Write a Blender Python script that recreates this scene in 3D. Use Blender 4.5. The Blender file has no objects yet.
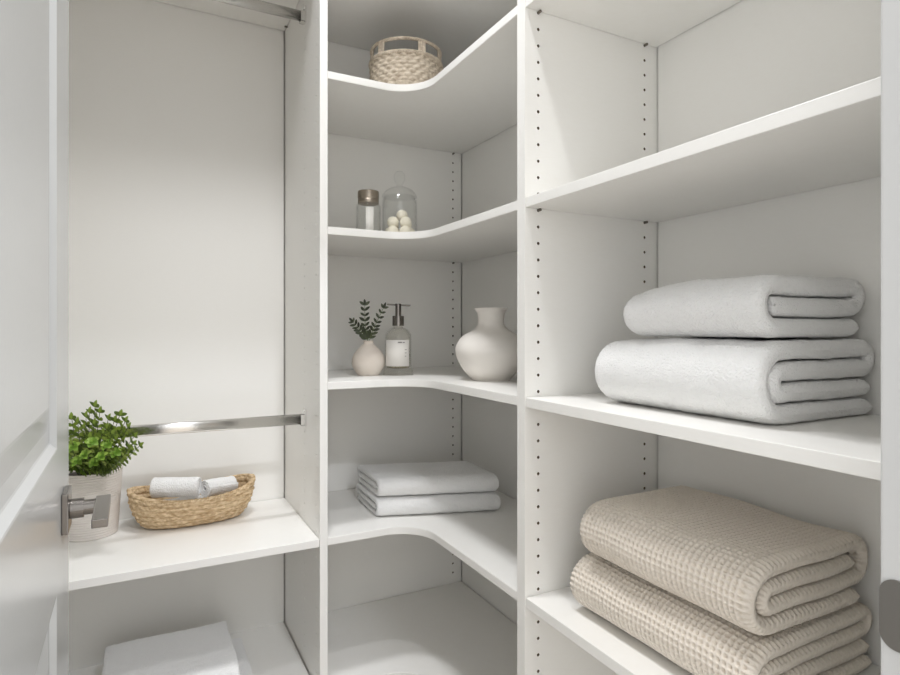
import bpy, bmesh, math, random
import numpy as np
from mathutils import Vector, Matrix

random.seed(7)
rng = np.random.default_rng(11)
SC = bpy.context.scene
COL = SC.collection
PI = math.pi

# ------------------------------------------------------------------ materials
def new_mat(name, color, rough=0.5, metal=0.0, spec=0.5):
    m = bpy.data.materials.new(name)
    m.use_nodes = True
    b = m.node_tree.nodes['Principled BSDF']
    b.inputs['Base Color'].default_value = (*color, 1)
    b.inputs['Roughness'].default_value = rough
    b.inputs['Metallic'].default_value = metal
    b.inputs['Specular IOR Level'].default_value = spec
    return m, m.node_tree, b

def add_noise_bump(nt, b, scale, strength, dist=0.001, detail=3, stretch=None):
    tc = nt.nodes.new('ShaderNodeTexCoord')
    n = nt.nodes.new('ShaderNodeTexNoise')
    n.inputs['Scale'].default_value = scale
    n.inputs['Detail'].default_value = detail
    if stretch:
        mp = nt.nodes.new('ShaderNodeMapping')
        mp.inputs['Scale'].default_value = stretch
        nt.links.new(tc.outputs['Object'], mp.inputs['Vector'])
        nt.links.new(mp.outputs['Vector'], n.inputs['Vector'])
    else:
        nt.links.new(tc.outputs['Object'], n.inputs['Vector'])
    bp = nt.nodes.new('ShaderNodeBump')
    bp.inputs['Strength'].default_value = strength
    bp.inputs['Distance'].default_value = dist
    nt.links.new(n.outputs['Fac'], bp.inputs['Height'])
    nt.links.new(bp.outputs['Normal'], b.inputs['Normal'])
    return n

def add_noise_color(nt, b, scale, c1, c2, lo=0.35, hi=0.65, stretch=None, detail=4):
    tc = nt.nodes.new('ShaderNodeTexCoord')
    n = nt.nodes.new('ShaderNodeTexNoise')
    n.inputs['Scale'].default_value = scale
    n.inputs['Detail'].default_value = detail
    mp = nt.nodes.new('ShaderNodeMapping')
    if stretch:
        mp.inputs['Scale'].default_value = stretch
    nt.links.new(tc.outputs['Object'], mp.inputs['Vector'])
    nt.links.new(mp.outputs['Vector'], n.inputs['Vector'])
    r = nt.nodes.new('ShaderNodeValToRGB')
    r.color_ramp.elements[0].position = lo
    r.color_ramp.elements[1].position = hi
    r.color_ramp.elements[0].color = (*c1, 1)
    r.color_ramp.elements[1].color = (*c2, 1)
    nt.links.new(n.outputs['Fac'], r.inputs['Fac'])
    nt.links.new(r.outputs['Color'], b.inputs['Base Color'])

def mat_melamine():
    m, nt, b = new_mat('white_melamine', (.94, .926, .888), .34, 0, .45)
    add_noise_color(nt, b, 60, (.935, .92, .879), (.945, .932, .896), .3, .7, (1, 1, 6))
    add_noise_bump(nt, b, 420, .05, .0006, 2)
    return m
def mat_paint(name, c, r=.6):
    m, nt, b = new_mat(name, c, r, 0, .4)
    add_noise_bump(nt, b, 180, .06, .0008, 3)
    return m
def mat_towel():
    m, nt, b = new_mat('white_terry', (.93, .925, .91), .95, 0, .1)
    b.inputs['Sheen Weight'].default_value = .25
    b.inputs['Sheen Roughness'].default_value = .6
    add_noise_bump(nt, b, 330, .8, .004, 3)
    return m
def mat_waffle():
    m, nt, b = new_mat('beige_waffle_weave', (.60, .52, .42), .95, 0, .1)
    add_noise_color(nt, b, 220, (.765, .695, .60), (.835, .77, .685), .3, .7)
    b.inputs['Sheen Weight'].default_value = .15
    return m
def mat_straw(name, c1, c2, stretch, scale):
    m, nt, b = new_mat(name, c1, .75, 0, .25)
    add_noise_color(nt, b, scale, c1, c2, .32, .66, stretch, 3)
    return m
def mat_leaf(name, stops):
    m, nt, b = new_mat(name, stops[0][1], .5, 0, .35)
    g = nt.nodes.new('ShaderNodeNewGeometry')
    r = nt.nodes.new('ShaderNodeValToRGB')
    e = r.color_ramp.elements
    e[0].position, e[0].color = stops[0][0], (*stops[0][1], 1)
    e[1].position, e[1].color = stops[-1][0], (*stops[-1][1], 1)
    for p, c in stops[1:-1]:
        k = e.new(p); k.color = (*c, 1)
    nt.links.new(g.outputs['Random Per Island'], r.inputs['Fac'])
    nt.links.new(r.outputs['Color'], b.inputs['Base Color'])
    return m
def mat_glass(name, tint=(.99, .993, .99)):
    m = bpy.data.materials.new(name)
    m.use_nodes = True
    nt = m.node_tree
    nt.nodes.clear()
    out = nt.nodes.new('ShaderNodeOutputMaterial')
    mix = nt.nodes.new('ShaderNodeMixShader')
    tr = nt.nodes.new('ShaderNodeBsdfTransparent')
    tr.inputs['Color'].default_value = (*tint, 1)
    gl = nt.nodes.new('ShaderNodeBsdfGlossy')
    gl.inputs['Roughness'].default_value = .04
    lw = nt.nodes.new('ShaderNodeLayerWeight')
    lw.inputs['Blend'].default_value = .5
    pw = nt.nodes.new('ShaderNodeMath'); pw.operation = 'POWER'
    pw.inputs[1].default_value = 3.0
    nt.links.new(lw.outputs['Facing'], pw.inputs[0])
    mth = nt.nodes.new('ShaderNodeMath'); mth.operation = 'MULTIPLY_ADD'
    mth.inputs[1].default_value = .6; mth.inputs[2].default_value = .025
    nt.links.new(pw.outputs[0], mth.inputs[0])
    nt.links.new(mth.outputs[0], mix.inputs['Fac'])
    nt.links.new(tr.outputs[0], mix.inputs[1])
    nt.links.new(gl.outputs[0], mix.inputs[2])
    nt.links.new(mix.outputs[0], out.inputs['Surface'])
    return m

M = {}
M['melamine'] = mat_melamine()
M['wall'] = mat_paint('white_wall_paint', (.86, .85, .83))
M['ceiling'] = mat_paint('ceiling_paint', (.87, .86, .84), .8)
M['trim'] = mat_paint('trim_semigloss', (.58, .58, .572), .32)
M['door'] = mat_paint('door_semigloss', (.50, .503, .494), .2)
M['carpet'], _nt, _b = new_mat('beige_carpet', (.60, .54, .47), .95, 0, .1)
add_noise_bump(_nt, _b, 300, .8, .006)
M['towel'] = mat_towel()
M['waffle'] = mat_waffle()
M['board'], _, _ = new_mat('board_with_hole_shade', (.22, .17, .12), .9, 0, .1)  # particleboard brown; its dark tone also stands in for shade inside the holes
M['chrome'], _, _ = new_mat('polished_rod_metal', (.80, .79, .77), .22, 1)
M['nickel'], _nt, _b = new_mat('brushed_nickel', (.23, .213, .196), .25, 1)
M['strike'], _, _ = new_mat('satin_strike_metal', (.30, .285, .265), .42, 1)
M['pin'], _, _ = new_mat('shelf_pin_metal', (.22, .20, .17), .4, 1)
M['lid'], _, _ = new_mat('bronzed_jar_lid', (.40, .345, .285), .34, 1)
M['seagrass'] = mat_straw('seagrass', (.44, .29, .15), (.78, .61, .40), (1, 1, 3), 75)
M['wicker'] = mat_straw('pale_wicker', (.46, .38, .29), (.72, .63, .51), (1, 1, 2), 80)
M['leaf'] = mat_leaf('plant_leaf', [(0, (.09, .15, .022)), (.35, (.20, .30, .042)), (.7, (.32, .43, .07)), (1, (.45, .55, .13))])
M['leaf_bright'] = mat_leaf('rosette_leaf', [(0, (.12, .24, .025)), (.5, (.21, .36, .045)), (1, (.36, .50, .09))])
M['leaf_dark'] = mat_leaf('sprig_leaf', [(0, (.03, .036, .02)), (.5, (.055, .066, .034)), (1, (.10, .115, .065))])
M['stem'], _, _ = new_mat('stem', (.10, .13, .04), .7)
M['soil'], _nt, _b = new_mat('potting_soil', (.02, .016, .012), .95)
M['pot'], _nt, _b = new_mat('ribbed_pot', (.74, .69, .64), .7)
M['vase'], _nt, _b = new_mat('matte_cream_ceramic', (.88, .838, .78), .62, 0, .3)
add_noise_bump(_nt, _b, 160, .08, .001)
M['bud'], _nt, _b = new_mat('matte_sand_ceramic', (.68, .60, .51), .65, 0, .3)
add_noise_color(_nt, _b, 14, (.70, .62, .54), (.77, .705, .625), .3, .7)
M['glass'] = mat_glass('clear_glass')
M['soap_glass'] = mat_glass('soap_bottle_glass', (.985, .983, .97))
M['soap'] = mat_glass('liquid_soap', (.84, .80, .68))
M['label'], _, _ = new_mat('label_and_highlight', (.80, .77, .72), .7)  # bottle label paper; also the painted highlight inside the small jar
M['print'], _, _ = new_mat('label_ink', (.28, .26, .24), .7)
M['ball'], _nt, _b = new_mat('cream_soap_ball', (.86, .80, .66), .6, 0, .3)
add_noise_bump(_nt, _b, 120, .2, .002)

# ------------------------------------------------------------------ helpers
def link(name, me, mat=None, parent=None, smooth=False):
    o = bpy.data.objects.new(name, me)
    COL.objects.link(o)
    if mat is not None:
        me.materials.append(mat)
    if parent is not None:
        o.parent = parent
    if smooth:
        me.polygons.foreach_set('use_smooth', [True] * len(me.polygons))
    return o

def from_bm(name, bm, mat=None, parent=None, smooth=False):
    bmesh.ops.recalc_face_normals(bm, faces=bm.faces)
    me = bpy.data.meshes.new(name)
    bm.to_mesh(me); bm.free()
    return link(name, me, mat, parent, smooth)

def np_mesh(name, V, F, mat, parent=None, smooth=True):
    me = bpy.data.meshes.new(name)
    V = np.asarray(V, dtype=np.float32).reshape(-1, 3)
    F = np.asarray(F, dtype=np.int32)
    me.vertices.add(len(V)); me.vertices.foreach_set('co', V.ravel())
    k = F.shape[1]
    me.loops.add(F.size); me.loops.foreach_set('vertex_index', F.ravel())
    me.polygons.add(len(F))
    me.polygons.foreach_set('loop_start', np.arange(0, F.size, k, dtype=np.int32))
    me.polygons.foreach_set('loop_total', np.full(len(F), k, dtype=np.int32))
    me.update(calc_edges=True); me.validate()
    return link(name, me, mat, parent, smooth)

def thing(name, label, cat, loc=(0, 0, 0), rz=0, group=None):
    o = bpy.data.objects.new(name, None)
    o.empty_display_size = .05
    COL.objects.link(o)
    o.location = loc; o.rotation_euler = (0, 0, rz)
    return tag(o, label, cat, group)
def tag(o, label, cat, group=None):
    o['label'] = label; o['category'] = cat
    if group: o['group'] = group
    return o
def struct(o, label=None):
    o['kind'] = 'structure'
    if label: o['label'] = label
    return o

def bm_box(bm, x0, x1, y0, y1, z0, z1, bevel=0):
    r = bmesh.ops.create_cube(bm, size=1)
    for v in r['verts']:
        v.co = Vector((x0 + (v.co.x + .5) * (x1 - x0), y0 + (v.co.y + .5) * (y1 - y0), z0 + (v.co.z + .5) * (z1 - z0)))
    if bevel:
        es = list({e for v in r['verts'] for e in v.link_edges})
        bmesh.ops.bevel(bm, geom=es, offset=bevel, segments=2, affect='EDGES', profile=.5)
def box(name, x0, x1, y0, y1, z0, z1, mat, parent=None, bevel=0):
    bm = bmesh.new()
    bm_box(bm, x0, x1, y0, y1, z0, z1, bevel)
    return from_bm(name, bm, mat, parent)

def bm_cyl(bm, p0, p1, r, seg=16, r2=None):
    p0, p1 = Vector(p0), Vector(p1)
    d = p1 - p0
    q = d.to_track_quat('Z', 'Y').to_matrix().to_4x4()
    bmesh.ops.create_cone(bm, cap_ends=True, segments=seg, radius1=r, radius2=r if r2 is None else r2, depth=d.length,
                          matrix=Matrix.Translation((p0 + p1) / 2) @ q)

def lathe(name, prof, mat, parent=None, seg=56, smooth=True):
    """prof: list of (r, z); a first/last radius of 0 closes the end."""
    prof = np.array(prof, float)
    th = np.linspace(0, 2 * PI, seg, endpoint=False)
    V = np.stack([prof[:, 0, None] * np.cos(th), prof[:, 0, None] * np.sin(th), np.repeat(prof[:, 1, None], seg, 1)], -1)
    n = len(prof)
    F = []
    for i in range(n - 1):
        a = i * seg + np.arange(seg); b = i * seg + (np.arange(seg) + 1) % seg
        F.append(np.stack([a, b, b + seg, a + seg], -1))
    o = np_mesh(name, V, np.concatenate(F), mat, parent, smooth)
    bm = bmesh.new(); bm.from_mesh(o.data)
    bmesh.ops.remove_doubles(bm, verts=bm.verts, dist=1e-6)
    bmesh.ops.recalc_face_normals(bm, faces=bm.faces)
    bm.to_mesh(o.data); bm.free()
    return o
def smooth_prof(pts, n=8):
    """Catmull-Rom through (r, z) control points."""
    P = np.array([pts[0]] + list(pts) + [pts[-1]], float)
    out = []
    for i in range(1, len(P) - 2):
        for t in np.linspace(0, 1, n, endpoint=False):
            a, b, c, d = P[i - 1], P[i], P[i + 1], P[i + 2]
            out.append(.5 * (2 * b + (c - a) * t + (2 * a - 5 * b + 4 * c - d) * t * t + (3 * b - a - 3 * c + d) * t ** 3))
    out.append(P[-2])
    out = np.array(out); out[:, 0] = np.maximum(out[:, 0], 0)
    return [tuple(p) for p in out]

def tube_np(pts, rad, seg=8, closed=False):
    pts = np.asarray(pts, float); n = len(pts)
    rad = np.broadcast_to(np.asarray(rad, float), (n,))
    if closed:
        tan = np.roll(pts, -1, 0) - np.roll(pts, 1, 0)
    else:
        tan = np.gradient(pts, axis=0)
    tan /= np.linalg.norm(tan, axis=1, keepdims=True) + 1e-12
    up = np.array([0, 0, 1.0]) if abs(tan[0, 2]) < .9 else np.array([1.0, 0, 0])
    nrm = np.zeros_like(tan)
    u = up - tan[0] * (up @ tan[0]); u /= np.linalg.norm(u)
    for i in range(n):
        u = u - tan[i] * (u @ tan[i]); u /= np.linalg.norm(u) + 1e-12
        nrm[i] = u
    bn = np.cross(tan, nrm)
    th = np.linspace(0, 2 * PI, seg, endpoint=False)
    V = pts[:, None] + rad[:, None, None] * (np.cos(th)[None, :, None] * nrm[:, None] + np.sin(th)[None, :, None] * bn[:, None])
    F = []
    for i in range(n if closed else n - 1):
        j = (i + 1) % n
        a = i * seg + np.arange(seg); b = i * seg + (np.arange(seg) + 1) % seg
        c = j * seg + (np.arange(seg) + 1) % seg; d = j * seg + np.arange(seg)
        F.append(np.stack([a, b, c, d], -1))
    return V.reshape(-1, 3), np.concatenate(F)
def merge(parts):
    Vs, Fs, k = [], [], 0
    for V, F in parts:
        Vs.append(V); Fs.append(F + k); k += len(V)
    return np.concatenate(Vs), np.concatenate(Fs)

# ------------------------------------------------------------------ room
# corner of the closet at the origin: wall_back is y=0, wall_right is x=0, floor z=0
CEIL = 2.56
DB, DA = .3515, .4015          # shelf depth on the right wall / on the back wall
YB, TB = -.889, .0262           # partition between corner and right bays
XA, TA = -.6177, .0195         # partition between hanging section and corner
T = .019
ZS = [1.8158 - .384 * k for k in range(4)]     # undersides of the four open shelves
ZTOP = 2.106                   # underside of the top shelf
ZBOT = .3046                   # upper face of the bottom panel
YD = -1.556                    # closet face of the doorway wall
XJ0, XJ1 = -1.112, -.461       # door opening
XL = -1.62
WT = .115

def wallbox(name, *a):
    return struct(box(name, *a[:6], a[6]))
wallbox('floor', XL - .1, .1, -6.0, .1, -.05, 0, M['carpet'])
wallbox('ceiling', XL - .1, .1, YD - WT, .1, CEIL, CEIL + .05, M['ceiling'])
wallbox('wall_back', XL, .08, .019, .1, 0, CEIL, M['wall'])
wallbox('wall_right', .019, .1, YD - WT, .019, 0, CEIL, M['wall'])
wallbox('wall_left', XL - .1, XL, YD - WT, .1, 0, CEIL, M['wall'])
HD = 2.05
bm = bmesh.new()
bm_box(bm, XL, XJ0 - .02, YD - WT, YD, 0, CEIL)
bm_box(bm, XJ1 + .02, .019, YD - WT, YD, 0, CEIL)
bm_box(bm, XJ0 - .02, XJ1 + .02, YD - WT, YD, HD + .02, CEIL)
struct(from_bm('wall_front', bm, M['wall']))
# door jamb with stop
bm = bmesh.new()
bm_box(bm, XJ1, XJ1 + .02, YD - WT - .004, YD + .003, 0, HD + .02, .0022)
bm_box(bm, XJ0 - .02, XJ0, YD - WT - .004, YD + .003, 0, HD + .02, .0022)
bm_box(bm, XJ0, XJ1, YD - WT - .004, YD + .003, HD, HD + .02, .0022)
bm_box(bm, XJ1 - .011, XJ1, YD - .078, YD - .040, 0, HD, .0015)
bm_box(bm, XJ0, XJ0 + .011, YD - .078, YD - .040, 0, HD, .0015)
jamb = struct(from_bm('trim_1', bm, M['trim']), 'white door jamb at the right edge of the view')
# strike plate on the jamb
bm = bmesh.new()
zc, hh, ww, rr = .968, .0285, .034, .0125
loop = []
for (cy, cz, a0) in ((YD + .0025 - rr, zc + hh - rr, 0), (YD + .0025 - ww + .004, zc + hh - .004, 90), (YD + .0025 - ww + .004, zc - hh + .004, 180), (YD + .0025 - rr, zc - hh + rr, 270)):
    r_ = rr if cy > YD - .02 else .004
    for k in range(9):
        a = math.radians(a0 + 90 * k / 8)
        loop.append((cy + r_ * math.cos(a), cz + r_ * math.sin(a)))
vs = [[bm.verts.new((x, y, z)) for y, z in loop] for x in (XJ1 - .0001, XJ1 - .0018)]
bm.faces.new(vs[0]); bm.faces.new(vs[1])
for i in range(len(loop)):
    j = (i + 1) % len(loop)
    bm.faces.new((vs[0][i], vs[0][j], vs[1][j], vs[1][i]))
bm_cyl(bm, (XJ1 - .0016, YD - .018, zc + .019), (XJ1 - .0028, YD - .018, zc + .019), .0035, 12)
bm_cyl(bm, (XJ1 - .0016, YD - .018, zc - .019), (XJ1 - .0028, YD - .018, zc - .019), .0035, 12)
from_bm('strike_plate', bm, M['strike'], jamb)

# ------------------------------------------------------------------ door leaf (open into the closet)
# local frame: u from hinge to latch, v = out of the visible face, z up
DW, DT, DH = .645, .035, 2.03
tip = Vector((-1.0848, -.925, 0))
ddir = Vector((-.017, 1, 0)).normalized()
dn = Vector((ddir.y, -ddir.x, 0))          # out of the visible face (+X)
Dm = Matrix(((ddir.x, dn.x, 0, 0), (ddir.y, dn.y, 0, 0), (0, 0, 1, 0), (0, 0, 0, 1)))
Dm.translation = tip - ddir * DW
door_frame = bpy.data.objects.new('door_1', None)
me = bpy.data.meshes.new('door_1')
bm = bmesh.new()
stl = .134
panels = [(1.068, 1.90), (.24, .912)]
prof = [(0, 0), (.002, -.0003), (.009, -.0055), (.011, -.006), (.026, -.006), (.030, -.0055), (.050, -.0025), (.053, -.0022)]
def facegrid(v0, sgn):
    us = [0, stl, DW - stl, DW]
    zs = [.01] + [z for p in sorted(panels) for z in p] + [DH]
    for i in range(3):
        for j in range(len(zs) - 1):
            if i == 1 and j in (1, 3):
                u0, u1, z0, z1 = us[1], us[2], zs[j], zs[j + 1]
                rings = []
                for ins, dep in prof:
                    rings.append([bm.verts.new((u, v0 + sgn * dep, z)) for u, z in
                                  ((u0 + ins, z0 + ins), (u1 - ins, z0 + ins), (u1 - ins, z1 - ins), (u0 + ins, z1 - ins))])
                for a, b in zip(rings, rings[1:]):
                    for k in range(4):
                        bm.faces.new((a[k], a[(k + 1) % 4], b[(k + 1) % 4], b[k]))
                bm.faces.new(rings[-1])
            else:
                bm.faces.new([bm.verts.new((u, v0, z)) for u, z in ((us[i], zs[j]), (us[i + 1], zs[j]), (us[i + 1], zs[j + 1]), (us[i], zs[j + 1]))])
facegrid(0, 1)
facegrid(-DT, -1)
for c in ([(0, 0, .01), (DW, 0, .01), (DW, -DT, .01), (0, -DT, .01)], [(0, 0, DH), (DW, 0, DH), (DW, -DT, DH), (0, -DT, DH)],
          [(0, 0, .01), (0, 0, DH), (0, -DT, DH), (0, -DT, .01)], [(DW, 0, .01), (DW, 0, DH), (DW, -DT, DH), (DW, -DT, .01)]):
    bm.faces.new([bm.verts.new(p) for p in c])
bmesh.ops.remove_doubles(bm, verts=bm.verts, dist=1e-5)
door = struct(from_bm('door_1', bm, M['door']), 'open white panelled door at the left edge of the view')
door.matrix_world = Dm
# handle: square rose, stepped neck, flat lever running back to the hinge side
hz, hu = .986, DW - .070
bm = bmesh.new()
bm_box(bm, hu - .0235, hu + .0235, 0, .0070, hz - .0235, hz + .0235, .0012)
rose = from_bm('door_handle', bm, M['nickel'], door)
rose['label'] = 'brushed nickel lever handle on a square rose'
bm = bmesh.new()
bm_cyl(bm, (hu, .0074, hz), (hu, .021, hz), .0115, 24)
bm_cyl(bm, (hu, .021, hz), (hu, .036, hz), .0088, 24)
from_bm('neck', bm, M['nickel'], rose)
bm = bmesh.new()
bm_box(bm, hu - .095, hu + .0095, .033, .0485, hz + .0005, hz + .010, .001)
from_bm('lever', bm, M['nickel'], rose)

# ------------------------------------------------------------------ closet carcass
def panel_holes(name, dims, holes, mat, parent, axis, depth, sgn, rad=.0031, raw=True):
    """a board with drilled shelf-pin holes on one face. holes: (u, z) on that face."""
    o = box(name, *dims, mat, parent, .0006)
    bm = bmesh.new()
    for u, z, f in holes:
        if axis == 'y':
            bm_cyl(bm, (u, f - sgn * .002, z), (u, f + sgn * depth, z), rad, 10)
        else:
            bm_cyl(bm, (f - sgn * .002, u, z), (f + sgn * depth, u, z), rad, 10)
    bmesh.ops.recalc_face_normals(bm, faces=bm.faces)
    cm = bpy.data.meshes.new('cut'); bm.to_mesh(cm); bm.free()
    cm.materials.append(mat); cm.materials.append(M['board'])
    cm.polygons.foreach_set('material_index', [1 if raw else 0] * len(cm.polygons))
    o.data.materials.append(M['board'])
    c = bpy.data.objects.new('cut', cm); COL.objects.link(c)
    md = o.modifiers.new('b', 'BOOLEAN'); md.operation = 'DIFFERENCE'; md.object = c; md.solver = 'EXACT'
    dg = bpy.context.evaluated_depsgraph_get()
    nm = bpy.data.meshes.new_from_object(o.evaluated_get(dg))
    o.modifiers.clear(); o.data = nm
    bpy.data.objects.remove(c); bpy.data.meshes.remove(cm)
    return o

PTOP = ZTOP + T + .16
HOLES = [1.8128 + .032 * k for k in range(-46, 10)]

# --- corner unit
corner = thing('corner_shelving_unit', 'white corner shelving unit with L-shaped shelves between the two upright panels', 'shelving unit', (0, 0, 0))
pB = panel_holes('side_panel', (-DB, 0.012, YB, YB + TB, 0, PTOP),
                 [(-DB + .0315, z, YB) for z in HOLES] + [(-.0373, z, YB) for z in HOLES], M['melamine'], corner, 'y', .012, 1)
pA = panel_holes('side_panel', (XA, XA + TA, -DA, 0.012, 0, PTOP),
                 [(-DA + .0345, z, XA) for z in HOLES] + [(-.247, z + .006, XA) for z in HOLES], M['melamine'], corner, 'x', .0034, 1, .0027, False)
bk = panel_holes('back_panel', (XA + TA, -.0032, 0, .014, 0.02, PTOP),
                 [(-.036, z, 0) for z in HOLES], M['melamine'], corner, 'y', .012, 1)
box('back_panel', 0, .014, YB + TB + .001, -.0005, 0.02, PTOP, M['melamine'], corner)

def corner_shelf(zu, name='shelf', r=.10, inset=.0015):
    """L-shaped board with a rounded inner corner, edge softly eased"""
    x0, x1, y0, y1 = XA + TA + .0006, -.0028, YB + TB + .0006, -.0024
    fx, fy = -DB + inset, -DA + inset
    out = [(x1, y1), (x0, y1), (x0, fy)]
    cx, cy = fx - r, fy - r
    for k in range(17):
        a = PI / 2 - (PI / 2) * k / 16
        out.append((cx + r * math.cos(a), cy + r * math.sin(a)))
    out += [(fx, y0), (x1, y0)]
    bm = bmesh.new()
    vs = [bm.verts.new((x, y, zu)) for x, y in out]
    f = bm.faces.new(vs)
    ex = bmesh.ops.extrude_face_region(bm, geom=[f])
    for g in ex['geom']:
        if isinstance(g, bmesh.types.BMVert):
            g.co.z += T
    bmesh.ops.recalc_face_normals(bm, faces=bm.faces)
    es = [e for e in bm.edges if abs(e.verts[0].co.z - e.verts[1].co.z) < 1e-6]
    bmesh.ops.bevel(bm, geom=es, offset=.0011, segments=2, affect='EDGES')
    return from_bm(name, bm, M['melamine'], corner)

def pin(parent, p, d):
    bm = bmesh.new()
    p = Vector(p); d = Vector(d)
    bm_cyl(bm, p, p + d * .011, .0027, 10)
    return from_bm('shelf_pin', bm, M['pin'], parent)

descs = ['L-shaped shelf holding the woven basket', 'L-shaped shelf holding the two jars', 'L-shaped shelf holding the vases and soap bottle', 'L-shaped shelf holding the pair of white towels']
for k, z in enumerate(ZS):
    s = corner_shelf(z)
    s['label'] = descs[k]
    pin(s, (-.036, .003, z - .0028), (0, -1, 0))
corner_shelf(ZTOP)
corner_shelf(ZBOT - T, 'bottom_panel')

# --- right unit
YR = YD + .003
right = thing('shelving_unit', 'white straight shelving unit on the right wall holding thick towels and beige blankets', 'shelving unit')
box('back_panel', 0, .014, YR + .019, YB - .0036, .02, PTOP, M['melamine'], right)
box('side_panel', -DB, .012, YR, YR + .019, 0, PTOP, M['melamine'], right, .0006)
for k, z in enumerate(ZS + [ZTOP, ZBOT - T]):
    s = box('shelf' if k < 5 else 'bottom_panel', -DB + .0015, -.0028, YR + .0196, YB - .0006, z, z + T, M['melamine'], right, .0011)
    if k < 4:
        pin(s, (-DB + .0315, YB + .003, z - .0028), (0, -1, 0))
        pin(s, (-.0373, YB + .003, z - .0028), (0, -1, 0))

# --- left hanging unit
XW = -1.245
left = thing('hanging_closet_unit', 'white hanging closet section with two rods left of the corner shelves', 'shelving unit')
box('back_panel', XW, XA - .0034, 0, .014, .02, PTOP, M['melamine'], left)
box('side_panel', XW - .019, XW, -DA, .012, 0, PTOP, M['melamine'], left, .0006)
for n, z in (('shelf', ZS[3]), ('shelf', ZTOP), ('bottom_panel', ZBOT - T)):
    e = .0036 if n == 'bottom_panel' else .0006
    s = box(n, XW + .0006, XA - e, -DA + .0015, -.0026, z, z + T, M['melamine'], left, .0011)
    if z == ZTOP:
        pin(s, (XA + .003, -.037, z - .0028), (-1, 0, 0))

def rod(z, label, holder_up):
    t = thing('closet_rod', label, 'rod', ((XW + XA) / 2, -.257, z), group='oval metal closet rods')
    L = (XA - XW) / 2
    bm = bmesh.new()
    n = 28
    ring = []
    for s in (-L + .003, L - .003):
        rr_ = []
        for k in range(n):
            a = 2 * PI * k / n
            c, s_ = math.cos(a), math.sin(a)
            rr_.append(bm.verts.new((s, .0075 * c, .0075 * s_ + (.0065 if s_ > 0 else -.0065))))
        ring.append(rr_)
    for k in range(n):
        bm.faces.new((ring[0][k], ring[0][(k + 1) % n], ring[1][(k + 1) % n], ring[1][k]))
    bm.faces.new(ring[0]); bm.faces.new(ring[1])
    r = from_bm('rod', bm, M['chrome'], t)
    for p in r.data.polygons: p.use_smooth = len(p.vertices) == 4
    for sg in (-1, 1):
        bm = bmesh.new()
        x = sg * L
        a, b = (x - sg * .0035, x) if sg > 0 else (x, x + .0035)
        bm_box(bm, a, b, -.010, .010, -.017, .026, .0008)          # wall flange with a screw tab
        a, b = (x - .014, x - .0034) if sg > 0 else (x + .0034, x + .014)
        bm_box(bm, a, b, -.0098, -.0078, -.0165, .012, .0004)      # cup sides
        bm_box(bm, a, b, .0078, .0098, -.0165, .012, .0004)
        bm_box(bm, a, b, -.0098, .0098, -.0165, -.0145, .0004)
        bm_cyl(bm, (x - sg * .003, 0, .0205), (x - sg * .0058, 0, .0205), .0035, 12)
        from_bm('bracket', bm, M['chrome'], t)
    return t
rod(2.029, 'metal closet rod under the top shelf in the left section', True)
rod(.9585, 'metal closet rod just above the plant and the oval basket', True)

# ------------------------------------------------------------------ folded textiles
def arc_path(segs, step=.003):
    """segs: list of ('L', a0, a1, z) lines and ('A', ca, cz, ra, rz, deg0, deg1) arcs."""
    P = []
    for s in segs:
        if s[0] == 'L':
            _, a0, a1, z = s
            n = max(2, int(abs(a1 - a0) / step))
            for t in np.linspace(0, 1, n): P.append((a0 + (a1 - a0) * t, z))
        else:
            _, ca, cz, ra, rz, d0, d1 = s
            n = max(6, int(max(ra, rz) * abs(math.radians(d1 - d0)) / step))
            for d in np.radians(np.linspace(d0, d1, n)): P.append((ca + ra * math.cos(d), cz + rz * math.sin(d)))
    P = np.array(P)
    keep = np.r_[True, np.linalg.norm(np.diff(P, axis=0), axis=1) > 1e-5]
    P = P[keep]
    s = np.r_[0, np.cumsum(np.linalg.norm(np.diff(P, axis=0), axis=1))]
    n = int(s[-1] / step)
    q = np.linspace(0, s[-1], n)
    return np.stack([np.interp(q, s, P[:, 0]), np.interp(q, s, P[:, 1])], -1)

def wave(x, y, z, seed, f):
    r = np.random.default_rng(seed)
    o = 0
    for _ in range(6):
        k = r.normal(size=3) * f
        o = o + np.sin(x * k[0] + y * k[1] + z * k[2] + r.uniform(0, 6.28))
    return o / 6

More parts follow.
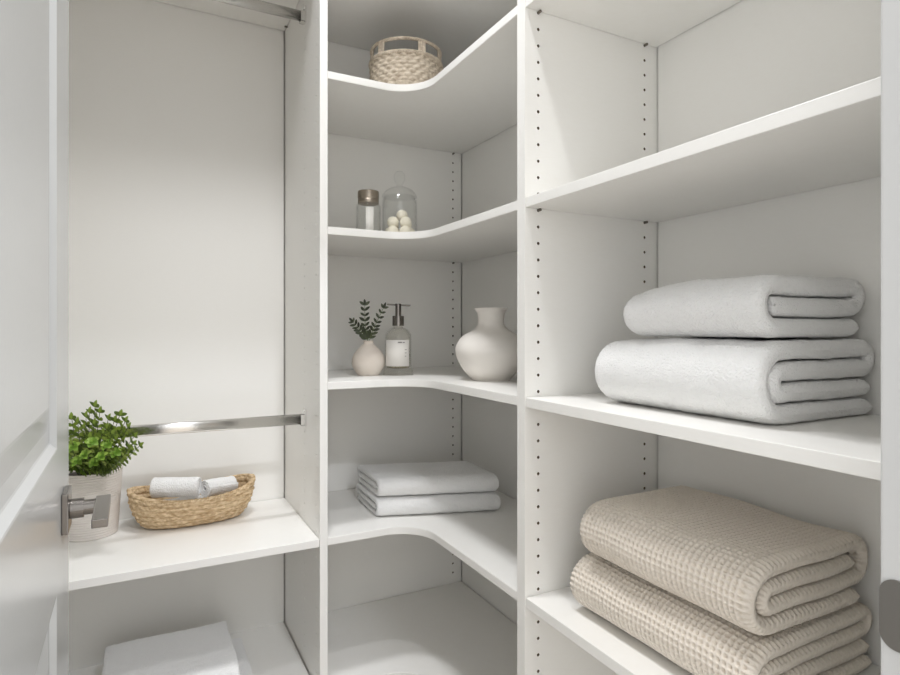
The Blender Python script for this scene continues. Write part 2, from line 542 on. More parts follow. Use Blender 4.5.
def ribbon(name, path, t, L, mat, parent, ystep=.004, edge=None, fuzz=.0007, waffle=0, cell=.0094, seed=1, wob=.003, shear=0, sag=0):
    """a folded cloth: the strip along `path` (a, z), thickness t, swept over length L with soft ends."""
    n = len(path)
    tan = np.gradient(path, axis=0); tan /= np.linalg.norm(tan, axis=1, keepdims=True) + 1e-12
    nor = np.stack([-tan[:, 1], tan[:, 0]], -1)
    s = np.r_[0, np.cumsum(np.linalg.norm(np.diff(path, axis=0), axis=1))]
    e = t * .5 if edge is None else edge
    endf = np.clip(1 - (1 - np.clip(np.minimum(s, s[-1] - s) / e, 0, 1)) ** 2, 0.0, 1) ** .42
    inner = np.arange(0, L + 1e-9, L / max(2, int(L / ystep)))
    ys = np.unique(np.r_[0, e * .12, e * .3, e * .6, inner[(inner > e) & (inner < L - e)], L - e * .6, L - e * .3, L - e * .12, L])
    yd = np.minimum(ys, L - ys)
    rowf = np.clip(1 - (1 - np.clip(yd / e, 0, 1)) ** 2, 0, 1) ** .42
    a2 = np.r_[path[:, 0], path[::-1, 0]]; z2 = np.r_[path[:, 1], path[::-1, 1]]
    nx = np.r_[nor[:, 0], -nor[::-1, 0]]; nz = np.r_[nor[:, 1], -nor[::-1, 1]]
    ef = np.r_[endf, endf[::-1]]
    def side_len(sg):
        q = path + sg * nor * (t / 2)
        return np.r_[0, np.cumsum(np.linalg.norm(np.diff(q, axis=0), axis=1))]
    ss = np.r_[side_len(1), side_len(-1)[::-1]]
    m = 2 * n
    h = (t / 2) * ef[None, :] * rowf[:, None]
    if waffle:
        g = (np.sin(PI * ss[None, :] / cell) ** 2 * np.sin(PI * ys[:, None] / cell) ** 2) ** 1.15
        h = h - waffle * g * rowf[:, None] * ef[None, :]
    h = h + (rng.uniform(-fuzz, fuzz, h.shape) + (.0012 * wave(a2[None, :], ys[:, None], z2[None, :], seed + 7, 110) if not waffle else 0)) * rowf[:, None]
    A = a2[None, :] + nx[None, :] * h
    Z = z2[None, :] + nz[None, :] * h
    Y = np.repeat(ys[:, None], m, 1)
    hz_ = np.clip(Z / .02, 0, 1)
    Z = Z + wob * wave(A, Y, Z * .3, seed, 22) * hz_
    A = A + wob * wave(A, Y, Z, seed + 1, 20)
    Y = Y + wob * .8 * wave(A, Y, Z, seed + 2, 40) * 1.0 + shear * A
    if sag:
        q = np.clip((Y / L - .45) / .55, 0, 1)
        Z = Z * (1 - sag * q * q)
    Z = np.maximum(Z, .0002)
    V = np.stack([A, Y, Z], -1).reshape(-1, 3)
    R = len(ys)
    i, j = np.meshgrid(np.arange(R - 1), np.arange(m), indexing='ij')
    j2 = (j + 1) % m
    F = np.stack([i * m + j, i * m + j2, (i + 1) * m + j2, (i + 1) * m + j], -1).reshape(-1, 4)
    return np_mesh(name, V, F, mat, parent, True)

def path_four(w, h, f=.06, step=.003):
    t = h / 4; g = t * .98
    z1, z2, z3, z4 = h - t / 2, h - 1.5 * t, 1.5 * t, t / 2
    ci = t + .012 + t / 2
    return arc_path([('L', w - .006, ci, z3), ('A', ci, (z2 + z3) / 2, t / 2, t / 2, 270, 90), ('L', ci, w - t * .55, z2),
                     ('A', w - t * .55, (z1 + z2) / 2, t * .5, t / 2, -90, 90), ('L', w - t * .55, f, z1),
                     ('A', f, h / 2, f - t / 2, (h - t) / 2, 90, 270), ('L', f, w - .001, z4)], step), t
def path_three(w, h, f=.05, step=.003):
    t = h / 3
    z1, z2, z3 = h - t / 2, h / 2, t / 2
    return arc_path([('L', t + .008, w - t * .6, z2), ('A', w - t * .6, (z1 + z2) / 2, t * .55, t / 2, -90, 90),
                     ('L', w - t * .6, f, z1), ('A', f, h / 2, f - t / 2, (h - t) / 2, 90, 270), ('L', f, w - .008, z3)], step), t
def path_blanket(w, h, f=.06, step=.003):
    t = h / 4
    z1, z2, z3, z4 = h - t / 2, h - 1.5 * t, 1.5 * t, t / 2
    ci = t + .014 + t / 2
    return arc_path([('L', w - .042, ci, z2), ('A', ci, (z2 + z3) / 2, t / 2, t / 2, 90, 270), ('L', ci, w - t * 1.3, z3),
                     ('A', w - t * 1.3, (z1 + z3) / 2, t * .95, t, -90, 90), ('L', w - t * 1.3, f, z1),
                     ('A', f, h / 2, f - t / 2, (h - t) / 2, 90, 270), ('L', f, w - .03, z4)], step), t

S3, S4, S2, S1 = ZS[2] + T, ZS[3] + T, ZS[1] + T, ZS[0] + T

def folded(name, label, cat, group, maker, w, h, L, loc, rz, mat, gap=.93, **kw):
    """local a runs from the rounded front fold towards the back, length along local y."""
    step = kw.pop('step', .003)
    f = kw.pop('f', .055)
    p, t = maker(w, h, f, step)
    o = ribbon(name, p, t * gap, L, mat, None, **kw)
    o.location = loc; o.rotation_euler = (0, 0, rz)
    return tag(o, label, cat, group)

# two thick white towels on the right shelf (local y runs along the wall)
folded('folded_towel', 'thick white folded bath towel lying under a smaller one on the right shelf', 'towel', 'thick white bath towels on the right shelf',
       path_four, .275, .118, .318, (-.291, -1.327, S3), 0, M['towel'], seed=3, f=.06, sag=.05)
folded('folded_towel', 'smaller thick white folded towel on top of the right-hand towel pair', 'towel', 'thick white bath towels on the right shelf',
       path_three, .252, .090, .252, (-.280, -1.320, S3 + .119), 0, M['towel'], seed=8, f=.05, sag=.17)
# waffle blankets
folded('folded_blanket', 'beige waffle-weave blanket at the bottom of its pair, resting on the shelf', 'blanket', 'beige waffle blankets on the right shelf',
       path_four, .285, .100, .365, (-.310, -1.330, S4), 0, M['waffle'], seed=14, waffle=.0075, fuzz=.0002, ystep=.0013, step=.0013, f=.055, wob=.0035)
folded('folded_blanket', 'beige waffle-weave blanket folded on top of another one', 'blanket', 'beige waffle blankets on the right shelf',
       path_blanket, .29, .104, .335, (-.313, -1.328, S4 + .1035), 0, M['waffle'], seed=21, waffle=.0075, fuzz=.0002, ystep=.0013, step=.0013, f=.06, wob=.0035)

# pair of flat white towels on the corner shelf: front fold faces the door, layered end to the left
for k, (lab, dz, w, L, ox) in enumerate((('white folded hand towel, lower of the flat pair on the corner shelf', 0, .20, .345, 0),
                                     ('white folded hand towel, upper of the flat pair on the corner shelf', .0535, .195, .337, .004))):
    folded('folded_towel', lab, 'towel', 'flat white towels on the corner shelf', path_three, w, .0525, L,
           (-.112 - ox, -.436 + ox, S4 + dz), PI / 2 - math.radians(19), M['towel'], seed=31 + k, f=.03, wob=.0015, shear=.30, ystep=.004)
# pair on the bottom panel of the hanging section
for k, (lab, dz, w, L, x) in enumerate((('white folded towel, lower of the pair on the bottom left panel', 0, .27, .315, -.762),
                                    ('white folded towel, upper of the pair on the bottom left panel', .0535, .26, .285, -.800))):
    folded('folded_towel', lab, 'towel', 'flat white towels on the bottom left panel', path_three, w, .0525, L,
           (x, -.40 + .01 * k, ZBOT + dz), PI / 2, M['towel'], seed=41 + k, f=.03, wob=.0015)

# ------------------------------------------------------------------ woven baskets
def oval_basket():
    t = thing('seagrass_basket', 'low oval woven seagrass basket holding rolled white cloths', 'basket', (-.880, -.103, S4), math.radians(2))
    H, rows, nth = .086, 6, 480
    th = np.linspace(0, 2 * PI, nth, endpoint=False)
    rr_ = rows * 10
    v = np.linspace(0, 1, rr_ + 1)
    def radii(v):
        k = np.sin(np.clip(v, 0, 1) * PI / 2) ** .55
        return .104 + .047 * k, .042 + .050 * k
    def wall(off, weave):
        a, b = radii(v)
        tw = np.sin(th[None, :] * 66 + (v[:, None] * rows) * PI * 2 * .5) * .5
        alt = np.sin(th[None, :] * 22 + PI * np.floor(v[:, None] * rows + 1e-6))
        rope = np.abs(np.sin(v[:, None] * rows * PI)) ** .7
        d = off + weave * (rope * (.0046 + .0018 * alt + .0022 * tw))
        # ends rise a little, like the rim in the photograph
        zz = v[:, None] * H * (1 + .12 * np.cos(2 * th)[None, :])
        ct, st = np.cos(th), np.sin(th)
        ct, st = np.sign(ct) * np.abs(ct) ** .86, np.sign(st) * np.abs(st) ** .86
        return np.stack([(a[:, None] + d) * ct, (b[:, None] + d) * st, zz + 0 * th[None, :] + .0005], -1)
    o_, i_ = wall(0, 1), wall(-.004, -1)
    n = rr_ + 1
    def grid(k0):
        i, j = np.meshgrid(np.arange(n - 1), np.arange(nth), indexing='ij')
        return (np.stack([i * nth + j, i * nth + (j + 1) % nth, (i + 1) * nth + (j + 1) % nth, (i + 1) * nth + j], -1).reshape(-1, 4) + k0)
    V = np.concatenate([o_.reshape(-1, 3), i_.reshape(-1, 3)])
    F = [grid(0), grid(n * nth)]
    # floor disc: shrinking rings
    base = []
    for q, z in ((.97, .001), (.6, .003), (.2, .003), (.01, .003)):
        base.append(np.stack([(.104 * q) * np.sign(np.cos(th)) * np.abs(np.cos(th)) ** .86, (.042 * q) * np.sign(np.sin(th)) * np.abs(np.sin(th)) ** .86, np.full(nth, z)], -1))
    k0 = len(V); V = np.concatenate([V] + base)
    j = np.arange(nth); j2 = (j + 1) % nth
    F.append(np.stack([j, j2, k0 + j2, k0 + j], -1))
    for q in range(3):
        F.append(np.stack([k0 + q * nth + j, k0 + q * nth + j2, k0 + (q + 1) * nth + j2, k0 + (q + 1) * nth + j], -1))
    np_mesh('body', V, np.concatenate(F), M['seagrass'], t)
    # twisted rim rope
    parts = []
    for ph in (0, PI):
        q = np.linspace(0, 2 * PI, 900, endpoint=False)
        rad = .0032
        tw = q * 70 + ph
        a, b = .1510 + rad * np.cos(tw) * .8, .0920 + rad * np.cos(tw) * .8
        z = H * (1 + .12 * np.cos(2 * q)) + rad * np.sin(tw) * .8 + .001
        parts.append(tube_np(np.stack([a * np.sign(np.cos(q)) * np.abs(np.cos(q)) ** .86, b * np.sign(np.sin(q)) * np.abs(np.sin(q)) ** .86, z], -1), .0036, 6, True))
    np_mesh('rim', *merge(parts), M['seagrass'], t)
    # small loop grip at each end
    for sx in (1, -1):
        q = np.linspace(-1, 1, 40)
        p = np.stack([sx * (.1520 + .003 * (1 - q ** 2)), q * .026, H * 1.12 + .007 * (1 - q ** 2) ** .6 - .002], -1)
        np_mesh('handle', *tube_np(p, .0036, 8), M['seagrass'], t)
oval_basket()

def roll(label, p0, p1, r):
    """a face cloth rolled up: spiral strip, axis from p0 to p1"""
    p0, p1 = Vector(p0), Vector(p1)
    L = (p1 - p0).length
    tk = .0062
    turns = (r - tk * .5 - .004) / tk
    q = np.linspace(0, 1, 220)
    rad = .004 + (r - tk * .5 - .004) * q
    ang = turns * 2 * PI * q
    path = np.stack([rad * np.cos(ang), rad * np.sin(ang)], -1)
    n = len(path)
    o = ribbon('rolled_cloth', path + np.array([[0, 10]]), tk * .9, L, M['towel'], None, ystep=.005, seed=int(r * 1e5), wob=0, fuzz=.0005)
    me = o.data
    for v in me.vertices: v.co.z -= 10
    d = (p1 - p0).normalized()
    xa = d.cross(Vector((0, 0, 1))).normalized()
    R = Matrix((xa, d, xa.cross(d))).transposed().to_4x4()
    R.translation = p0
    o.matrix_world = R
    return tag(o, label, 'cloth', 'rolled white cloths in the oval basket')
zb = S4 + .0045
roll('rolled white cloth low at the left front of the oval basket', (-.974, -.130, zb + .031), (-.858, -.136, zb + .031), .0275)
roll('rolled white cloth low at the back of the oval basket', (-.956, -.072, zb + .031), (-.836, -.068, zb + .031), .0265)
roll('rolled white cloth lying highest, left of the other in the oval basket', (-.978, -.082, zb + .090), (-.868, -.122, zb + .087), .0285)
roll('rolled white cloth at the right end of the pile in the oval basket', (-.856, -.126, zb + .085), (-.778, -.080, zb + .077), .0260)

def top_basket():
    t = thing('wicker_basket', 'small round wicker basket with openwork handles on the highest corner shelf', 'basket', (-.325, -.255, S1), .3)
    H, rows, stakes = .118, 11, 48
    nth = stakes * 10
    th = np.linspace(0, 2 * PI, nth, endpoint=False)
    n = rows * 8 + 1
    v = np.linspace(0, 1, n)
    R = .090 + .012 * np.sin(v * PI * .62)
    def wall(off, w):
        row = np.floor(np.minimum(v, .9999) * rows)[:, None]
        ph = np.cos(th[None, :] * stakes / 2 + PI * row)
        rope = np.abs(np.sin(v[:, None] * rows * PI)) ** .8
        r = R[:, None] + off + w * (.0020 * rope + .0022 * ph * rope)
        return np.stack([r * np.cos(th), r * np.sin(th), np.repeat(v[:, None] * H, nth, 1) + .0005], -1).reshape(-1, 3)
    i, j = np.meshgrid(np.arange(n - 1), np.arange(nth), indexing='ij')
    G = np.stack([i * nth + j, i * nth + (j + 1) % nth, (i + 1) * nth + (j + 1) % nth, (i + 1) * nth + j], -1).reshape(-1, 4)
    V = np.concatenate([wall(0, 1), wall(-.004, -1)])
    F = [G, G + n * nth]
    k0 = len(V)
    for q in (.97, .5, .01):
        V = np.concatenate([V, np.stack([.09 * q * np.cos(th), .09 * q * np.sin(th), np.full(nth, .001)], -1)])
    jj = np.arange(nth); j2 = (jj + 1) % nth
    F.append(np.stack([jj, j2, k0 + j2, k0 + jj], -1))
    for q in range(2):
        F.append(np.stack([k0 + q * nth + jj, k0 + q * nth + j2, k0 + (q + 1) * nth + j2, k0 + (q + 1) * nth + jj], -1))
    np_mesh('body', V, np.concatenate(F), M['wicker'], t)
    def ring(z, rad, r0, turns):
        parts = []
        for ph in (0, PI):
            q = np.linspace(0, 2 * PI, 500, endpoint=False)
            tw = q * turns + ph
            rr_ = r0 + rad * .7 * np.cos(tw)
            parts.append(tube_np(np.stack([rr_ * np.cos(q), rr_ * np.sin(q), z + rad * .7 * np.sin(tw)], -1), rad, 6, True))
        return merge(parts)
    np_mesh('rim', *ring(H + .003, .0040, .1015, 46), M['wicker'], t)
    np_mesh('handle_ring', *ring(.158, .0030, .099, 46), M['wicker'], t)
    # uprights that carry the ring, leaving the hand openings
    for deg in (-174, -105, -60, 155, 25, 75):
        a0 = math.radians(deg)
        parts = []
        for k in range(4):
            a = a0 + (k - 1.5) * .055
            p = [(.101 * math.cos(a), .101 * math.sin(a), H), (.1005 * math.cos(a), .1005 * math.sin(a), H + .02), (.099 * math.cos(a), .099 * math.sin(a), .158)]
            parts.append(tube_np(p, .0032, 8))
        np_mesh('upright', *merge(parts), M['wicker'], t)
top_basket()

# ------------------------------------------------------------------ ceramics
def vase_big():
    h = .185
    out = smooth_prof([(.0, 0), (.046, 0), (.050, .004), (.074, .030), (.0905, .066), (.0890, .090), (.074, .112), (.048, .128), (.0355, .141), (.0335, .156), (.0365, .174), (.0425, h - .002), (.0415, h)], 8)
    inn = smooth_prof([(.0415, h), (.038, h - .003), (.031, .160), (.031, .142), (.044, .124), (.080, .09), (.082, .066), (.05, .015), (0, .012)], 6)
    o = lathe('vase', out + inn[1:], M['vase'], None, 72)
    o.location = (-.207, -.531, S3)
    tag(o, 'large cream ceramic vase with wide shoulders beside the right upright panel', 'vase')
vase_big()
BUD = Vector((-.4345, -.240, S3))
def vase_bud():
    out = smooth_prof([(0, 0), (.026, 0), (.031, .003), (.0435, .022), (.0465, .040), (.041, .060), (.026, .078), (.0150, .088), (.0135, .094), (.0145, .098)], 8)
    inn = smooth_prof([(.0145, .098), (.0115, .096), (.012, .086), (.030, .068), (.040, .040), (.03, .012), (0, .010)], 6)
    o = lathe('bud_vase', out + inn[1:], M['bud'], None, 56)
    o.location = BUD
    tag(o, 'small round sand-coloured bud vase holding leafy sprigs', 'vase')
vase_bud()

# ------------------------------------------------------------------ leaves
def leaf_faces(base, dirv, up, L, W, cup=.25, n=5):
    """a small pointed oval leaf with a folded midrib"""
    base = np.array(base); d = np.array(dirv) / np.linalg.norm(dirv)
    u = np.array(up) - d * np.dot(up, d); u /= np.linalg.norm(u) + 1e-9
    s = np.cross(d, u)
    V, F = [], []
    for i in range(n + 1):
        q = i / n
        w = W * .5 * math.sin(PI * min(1, q * .93 + .04)) ** .75
        c = base + d * L * q - u * (L * .18 * q * q)
        V += [c - s * w + u * w * cup, c - u * .0002, c + s * w + u * w * cup]
    for i in range(n):
        a = 3 * i
        F += [(a, a + 1, a + 4, a + 3), (a + 1, a + 2, a + 5, a + 4)]
    return np.array(V), np.array(F)

def sprig_mesh(name, pts, pairs, L0, L1, W, mat, parent, r, droop=.1, spin=0.0, start=.22, stem_r=.0012):
    pts = np.asarray(pts, float)
    q = np.linspace(0, 1, 24)
    k = np.linspace(0, 1, len(pts))
    # smooth polyline
    P = np.stack([np.interp(q, k, pts[:, c]) for c in range(3)], -1)
    for _ in range(6): P[1:-1] = (P[:-2] + 2 * P[1:-1] + P[2:]) / 4
    o = np_mesh(name, *tube_np(P, np.linspace(stem_r, stem_r * .5, len(P)), 6), M['stem'], parent)
    parts = []
    for i in range(pairs):
        f = start + (1 - start) * i / (pairs - 1)
        x = f * (len(P) - 1); a = int(min(x, len(P) - 2)); c = P[a] + (P[a + 1] - P[a]) * (x - a)
        d = P[min(a + 1, len(P) - 1)] - P[max(a - 1, 0)]; d /= np.linalg.norm(d)
        side = np.cross(d, [math.cos(spin), math.sin(spin), .1]); side /= np.linalg.norm(side)
        rot = r.uniform(-.35, .35)
        other = np.cross(d, side)
        side = side * math.cos(rot) + other * math.sin(rot)
        up = np.cross(side, d)
        LL = (L0 + (L1 - L0) * f) * r.uniform(.85, 1.15)
        for sg in (1, -1):
            dv = side * sg * .9 + d * .75 - np.array([0, 0, droop])
            parts.append(leaf_faces(c, dv, up * sg * sg, LL, LL * W))
    parts.append(leaf_faces(P[-1], P[-1] - P[-2], other, L1 * 1.1, L1 * W))
    np_mesh('leaves', *merge(parts), mat, o)
    return o

r_ = random.Random(5)
# camera-right direction (for arranging the sprigs the way the photograph shows them)
RT = np.array([.8857, -.4643, 0]); FW = np.array([.4643, .8857, 0])
for lab, ex, ez, mx in (('dark green leafy sprig leaning left in the small bud vase', -.044, .052, -.018),
                        ('dark green leafy sprig, tallest and upright in the small bud vase', -.010, .100, -.010),
                        ('dark green leafy sprig leaning right in the small bud vase', .042, .092, .018)):
    z0 = .060
    top = .098
    pts = [np.array([0, 0, z0]) + RT * (ex * -.08), np.array([0, 0, top + .004]) + RT * ex * .07, np.array([0, 0, top + ez * .45]) + RT * mx, np.array([0, 0, top + ez]) + RT * ex + FW * r_.uniform(-.008, .008)]
    o = sprig_mesh('leafy_sprig', pts, 8, .0205, .016, .46, M['leaf_dark'], None, r_, .05, math.atan2(FW[1], FW[0]) + .3, .36)
    o.location = BUD
    tag(o, lab, 'sprig', 'leafy sprigs in the bud vase')

def potted_plant():
    t = thing('potted_plant', 'small bushy green plant in a ribbed off-white pot beside the door handle', 'plant', (-1.118, -.095, S4))
    h = .164
    prof = [(0, 0), (.058, 0), (.060, .002)]
    n = 26
    for i in range(n * 4 + 1):
        q = i / (n * 4)
        prof.append((.0605 + .0105 * q + .0007 * math.cos(q * n * 2 * PI), .004 + (h - .006) * q))
    prof += [(.0715, h - .001), (.0705, h), (.0675, h - .001), (.066, h - .02), (.06, .02), (0, .018)]
    lathe('pot', prof, M['pot'], t, 72)
    lathe('soil', [(0, h - .014), (.04, h - .013), (.0668, h - .016), (.0660, h - .020), (0, h - .022)], M['soil'], t, 32)
    r = random.Random(3)
    # fronds: tip (to the right, towards the room, height above the rim); they arch forward past the rod
    fr = [(.026, .195, .178, .026), (.080, .190, .158, .025), (-.026, .190, .150, .026), (.124, .175, .088, .022), (.112, .18, .110, .021), (.050, .20, .130, .025), (.002, .20, .130, .025),
          (-.060, .18, .125, .025), (.096, .175, .075, .022), (.098, .14, .062, .022), (.085, .08, .045, .02), (-.08, .14, .075, .024), (.03, .17, .095, .024),
          (-.025, .20, .095, .024), (.070, .195, .105, .024), (.0, .14, .080, .024), (.045, .13, .065, .023), (-.05, .13, .070, .023), (.07, .08, .055, .022),
          (.006, .195, .155, .025), (.098, .19, .132, .022), (-.03, .05, .065, .022), (.03, .04, .065, .022), (.10, .12, .055, .02), (.06, .10, .055, .022),
          (.055, .195, .150, .024), (-.05, .19, .11, .025), (.015, .2, .11, .025), (.085, .18, .10, .022), (.11, .19, .095, .02),
          (.036, .19, .165, .024), (.014, .198, .165, .024), (.068, .192, .146, .024), (.092, .19, .145, .023), (-.012, .196, .142, .024), (.042, .2, .12, .024), (.064, .2, .118, .023), (-.038, .19, .135, .024), (.024, .2, .14, .024)]
    for sx, sy, sz, LL in fr:
        end = RT * sx + np.array([0, -sy, h + sz])
        b = RT * sx * .25 + np.array([0, -sy * .18, h - .018])
        mid = RT * sx * .62 + np.array([0, -sy * .86, h + sz * .42])
        if sy > .11 and sz < .07: end[2] += .016; mid[2] += .016
        sprig_mesh('frond', [b, (b + mid) / 2 + np.array([0, 0, .010]), mid, end], 14, LL * .92, LL * .58, .58, M['leaf'], t, r, .0, math.atan2(FW[1], FW[0]) + r.uniform(-.35, .35), .22, .0013)
    for sx, sy, sz in ((.020, .205, .104), (-.022, .20, .092), (.052, .195, .096), (.004, .21, .076), (.040, .205, .072), (-.040, .19, .070), (.070, .18, .076), (-.014, .195, .060), (.024, .19, .056)):
        c = RT * sx + np.array([0, -sy, h + sz])
        ax = (-FW * .75 + np.array([0, 0, .65]) + RT * r.uniform(-.3, .3)); ax /= np.linalg.norm(ax)
        e1 = np.cross(ax, [0, 0, 1]); e1 /= np.linalg.norm(e1); e2 = np.cross(ax, e1)
        parts = []
        for lay, (m, LL, lift) in enumerate(((5, .0150, .10), (5, .0115, .5), (3, .0075, 1.2))):
            for k in range(m):
                a = 2 * PI * k / m + lay * .6
                d = e1 * math.cos(a) + e2 * math.sin(a) + ax * lift
                parts.append(leaf_faces(c, d, ax, LL, LL * .85, .2, 4))
        o = np_mesh('rosette', *merge(parts), M['leaf_bright'], t)
        q_ = np.linspace(0, 1, 10)[:, None]
        p0, p1 = np.array([c[0] * .12, c[1] * .12, h - .018]), np.array([c[0] * .35, c[1] * .35, h + .035])
        np_mesh('stem', *tube_np((1 - q_) ** 2 * p0 + 2 * q_ * (1 - q_) * p1 + q_ ** 2 * c, .0012, 6), M['stem'], o)
potted_plant()

# ------------------------------------------------------------------ jars and soap
def small_jar():
    t = thing('small_jar', 'small clear glass jar with a bronze-coloured metal lid', 'jar', (-.437, -.246, S2))
    R, hb = .0345, .104
    out = smooth_prof([(0, 0), (.030, 0), (R, .005), (R, .05), (R, .090), (.031, .099), (.0285, hb)], 6)
    inn = smooth_prof([(.0285, hb), (.0265, hb - .001), (.029, .096), (R - .0025, .088), (R - .0025, .05), (R - .003, .008), (0, .006)], 6)
    lathe('glass_body', out + inn[1:], M['glass'], t, 48)
    lathe('lid', [(0, .100), (.0288, .100), (.0295, .101), (.0295, .110), (.0285, .111), (.0285, .113), (.0298, .114), (.0300, .116), (.0300, .132), (.0290, .135), (.0, .1355)], M['lid'], t, 48)
    th0 = math.atan2(-FW[1], -FW[0])
    V, F = [], []
    m = 16
    for i in range(m + 1):
        a = th0 - .10 + .72 * i / m
        for z in (.010, .086):
            V.append(((R - .0031) * math.cos(a), (R - .0031) * math.sin(a), z))
    for i in range(m): F.append((2 * i, 2 * i + 2, 2 * i + 3, 2 * i + 1))
    o = np_mesh('label', V, F, M['label'], t)  # no paper label: white strip painted in for a highlight on the glass
    s = o.modifiers.new('s', 'SOLIDIFY'); s.thickness = .0006
small_jar()

GJ = Vector((-.349, -.263, S2))
GR = .050
def glass_jar():
    t = thing('lidded_glass_jar', 'clear glass jar with a knobbed lid, filled with cream balls', 'jar', GJ)
    out = smooth_prof([(0, 0), (.044, 0), (GR, .006), (GR, .06), (GR, .108), (.047, .118), (.0445, .124)], 6)
    inn = smooth_prof([(.0445, .124), (.042, .123), (.044, .117), (GR - .003, .107), (GR - .003, .06), (GR - .003, .010), (.04, .006), (0, .006)], 6)
    lathe('glass_body', out + inn[1:], M['glass'], t, 64)
    lid = smooth_prof([(0, .1245), (.046, .1245), (.0485, .127), (.0475, .131), (.038, .143), (.020, .152), (.0095, .156), (.008, .161), (.0125, .168), (.0160, .178), (.0150, .190), (.009, .198), (0, .2005)], 6)
    inn = smooth_prof([(0, .150), (.018, .1485), (.034, .140), (.044, .129), (.0445, .1275), (0, .1275)], 5)
    lathe('lid', lid, M['glass'], t, 64)
glass_jar()
# cream balls in the jar: bottom ring and a pile on it
br = .0166
balls = []
ri = GR - .0034 - br
z1 = .0065 + br
for k in range(5):
    a = math.radians(72 * k - 152)
    balls.append((ri * math.cos(a), ri * math.sin(a), z1))
z2 = z1 + .0265
for k in range(4):
    a = math.radians(90 * k - 70)
    balls.append((.0255 * math.cos(a), .0255 * math.sin(a), z2))
balls.append((RT[0] * .007, RT[1] * .007, z2 + .0225))
bme = None
for i, p in enumerate(balls):
    if bme is None:
        bm = bmesh.new()
        bmesh.ops.create_icosphere(bm, subdivisions=3, radius=br)
        bme = bpy.data.meshes.new('soap_ball'); bm.to_mesh(bme); bm.free()
        bme.materials.append(M['ball'])
        bme.polygons.foreach_set('use_smooth', [True] * len(bme.polygons))
    o = bpy.data.objects.new('soap_ball', bme); COL.objects.link(o)
    o.location = GJ + Vector(p)
    tag(o, 'round cream ball inside the lidded glass jar', 'ball', 'cream balls in the lidded glass jar')

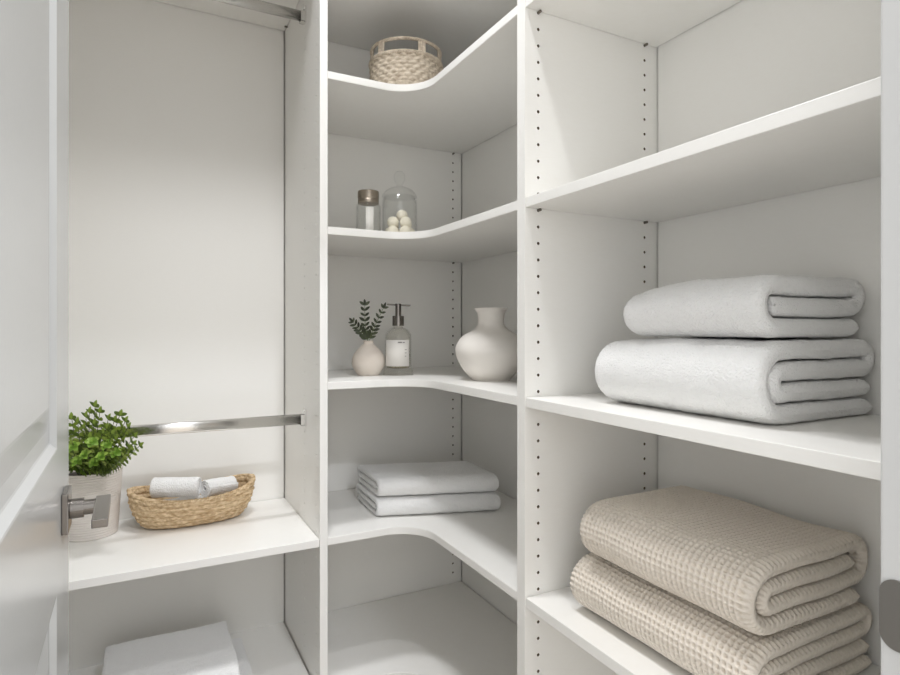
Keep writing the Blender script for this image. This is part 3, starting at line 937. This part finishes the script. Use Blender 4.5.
def soap():
    t = thing('soap_dispenser', 'clear soap dispenser bottle with a metal pump and a pale label', 'soap dispenser', (-.357, -.272, S3))
    out = smooth_prof([(0, 0), (.040, 0), (.0425, .004), (.0415, .013), (.0385, .022), (.0372, .035), (.0372, .105), (.0350, .118), (.026, .130), (.0155, .136), (.0135, .142)], 6)
    inn = smooth_prof([(.0135, .142), (.0118, .142), (.013, .135), (.024, .127), (.0325, .116), (.0347, .104), (.0347, .035), (.034, .024), (.030, .020), (0, .019)], 6)
    lathe('bottle', out + inn[1:], M['soap_glass'], t, 56)
    lathe('liquid', [(0, .0195), (.030, .0205), (.0335, .025), (.0343, .036), (.0343, .060), (0, .060)], M['soap'], t, 40)
    th0 = math.atan2(-FW[1], -FW[0]) - .04
    V, F = [], []
    m = 24
    for i in range(m + 1):
        a = th0 - 1.02 + 2.1 * i / m
        for z in (.0265, .100):
            rr_ = .0374 if z > .03 else .0382
            V.append((rr_ * math.cos(a), rr_ * math.sin(a), z))
    for i in range(m): F.append((2 * i, 2 * i + 2, 2 * i + 3, 2 * i + 1))
    lb = np_mesh('label', V, F, M['label'], t)
    s = lb.modifiers.new('s', 'SOLIDIFY'); s.thickness = .0005; s.offset = 1
    # faint print
    parts = []
    for a0, a1, z, hh_ in ((.10, .40, .0935, .0016), (.46, .62, .0935, .0012), (.62, .80, .073, .0009), (.62, .78, .064, .0009), (.62, .75, .055, .0009)):
        V = []
        for i in range(7):
            a = th0 + a0 + (a1 - a0) * i / 6
            for dz in (-hh_, hh_):
                V.append((.0388 * math.cos(a), .0388 * math.sin(a), z + dz))
        F = [(2 * i, 2 * i + 2, 2 * i + 3, 2 * i + 1) for i in range(6)]
        parts.append((np.array(V), np.array(F)))
    np_mesh('label_print', *merge(parts), M['print'], lb)
    bm = bmesh.new()
    bm_cyl(bm, (0, 0, .140), (0, 0, .168), .0165, 32)
    pm = from_bm('pump', bm, M['nickel'], t)
    pm['label'] = 'metal screw pump'
    bm = bmesh.new()
    bm_cyl(bm, (0, 0, .168), (0, 0, .203), .0085, 24)
    from_bm('pump_stem', bm, M['nickel'], pm)
    bm = bmesh.new()
    a = Vector((RT[0], RT[1], 0))
    z = Vector((0, 0, .2005))
    bm_cyl(bm, z - a * .032 + Vector((0, 0, .0005)), z + a * .035 - Vector((0, 0, .003)), .0022, 14)
    from_bm('nozzle', bm, M['nickel'], pm)
soap()

# ------------------------------------------------------------------ light
def area(name, loc, rot, size, power, color, shape='DISK', sy=None):
    l = bpy.data.lights.new(name, 'AREA')
    l.shape = shape; l.size = size
    if sy: l.size_y = sy
    l.energy = power; l.color = color
    o = bpy.data.objects.new(name, l); COL.objects.link(o)
    o.location = loc; o.rotation_euler = rot
    return o
LAMP_A, LAMP_B, DAY, SKY = 4.9, 2.5, 23.0, 1.84
la = area('ceiling_lamp', (-.72, -.745, CEIL - .035), (0, 0, 0), .20, LAMP_A, (.985, .995, 1.02))
lb_ = area('ceiling_lamp', (-.61, -1.25, CEIL - .035), (0, 0, 0), .07, LAMP_B, (.985, .995, 1.02))
la.data.spread = lb_.data.spread = math.radians(108)
area('hall_lamp', (-.52, -2.4, 2.45), (0, 0, 0), .14, DAY, (.94, .975, 1.05))

w = bpy.data.worlds.new('World'); SC.world = w
w.use_nodes = True
bg = w.node_tree.nodes['Background']
bg.inputs['Color'].default_value = (1, 1, 1, 1)
bg.inputs['Strength'].default_value = SKY

# ------------------------------------------------------------------ camera
cam = bpy.data.cameras.new('Camera')
co = bpy.data.objects.new('Camera', cam); COL.objects.link(co)
co.location = (-.9997, -1.816, 1.2)
co.rotation_euler = (PI / 2, 0, -math.radians(27.667))
cam.sensor_fit = 'HORIZONTAL'; cam.sensor_width = 36
cam.lens = 584.46 / 900 * 36
cam.shift_y = -(337.5 - 328.16) / 900
cam.clip_start = .01
SC.camera = co
vs_ = SC.view_settings
vs_.view_transform = 'Standard'; vs_.look = 'None'; vs_.exposure = 0; vs_.gamma = 1
vs_.use_curve_mapping = False
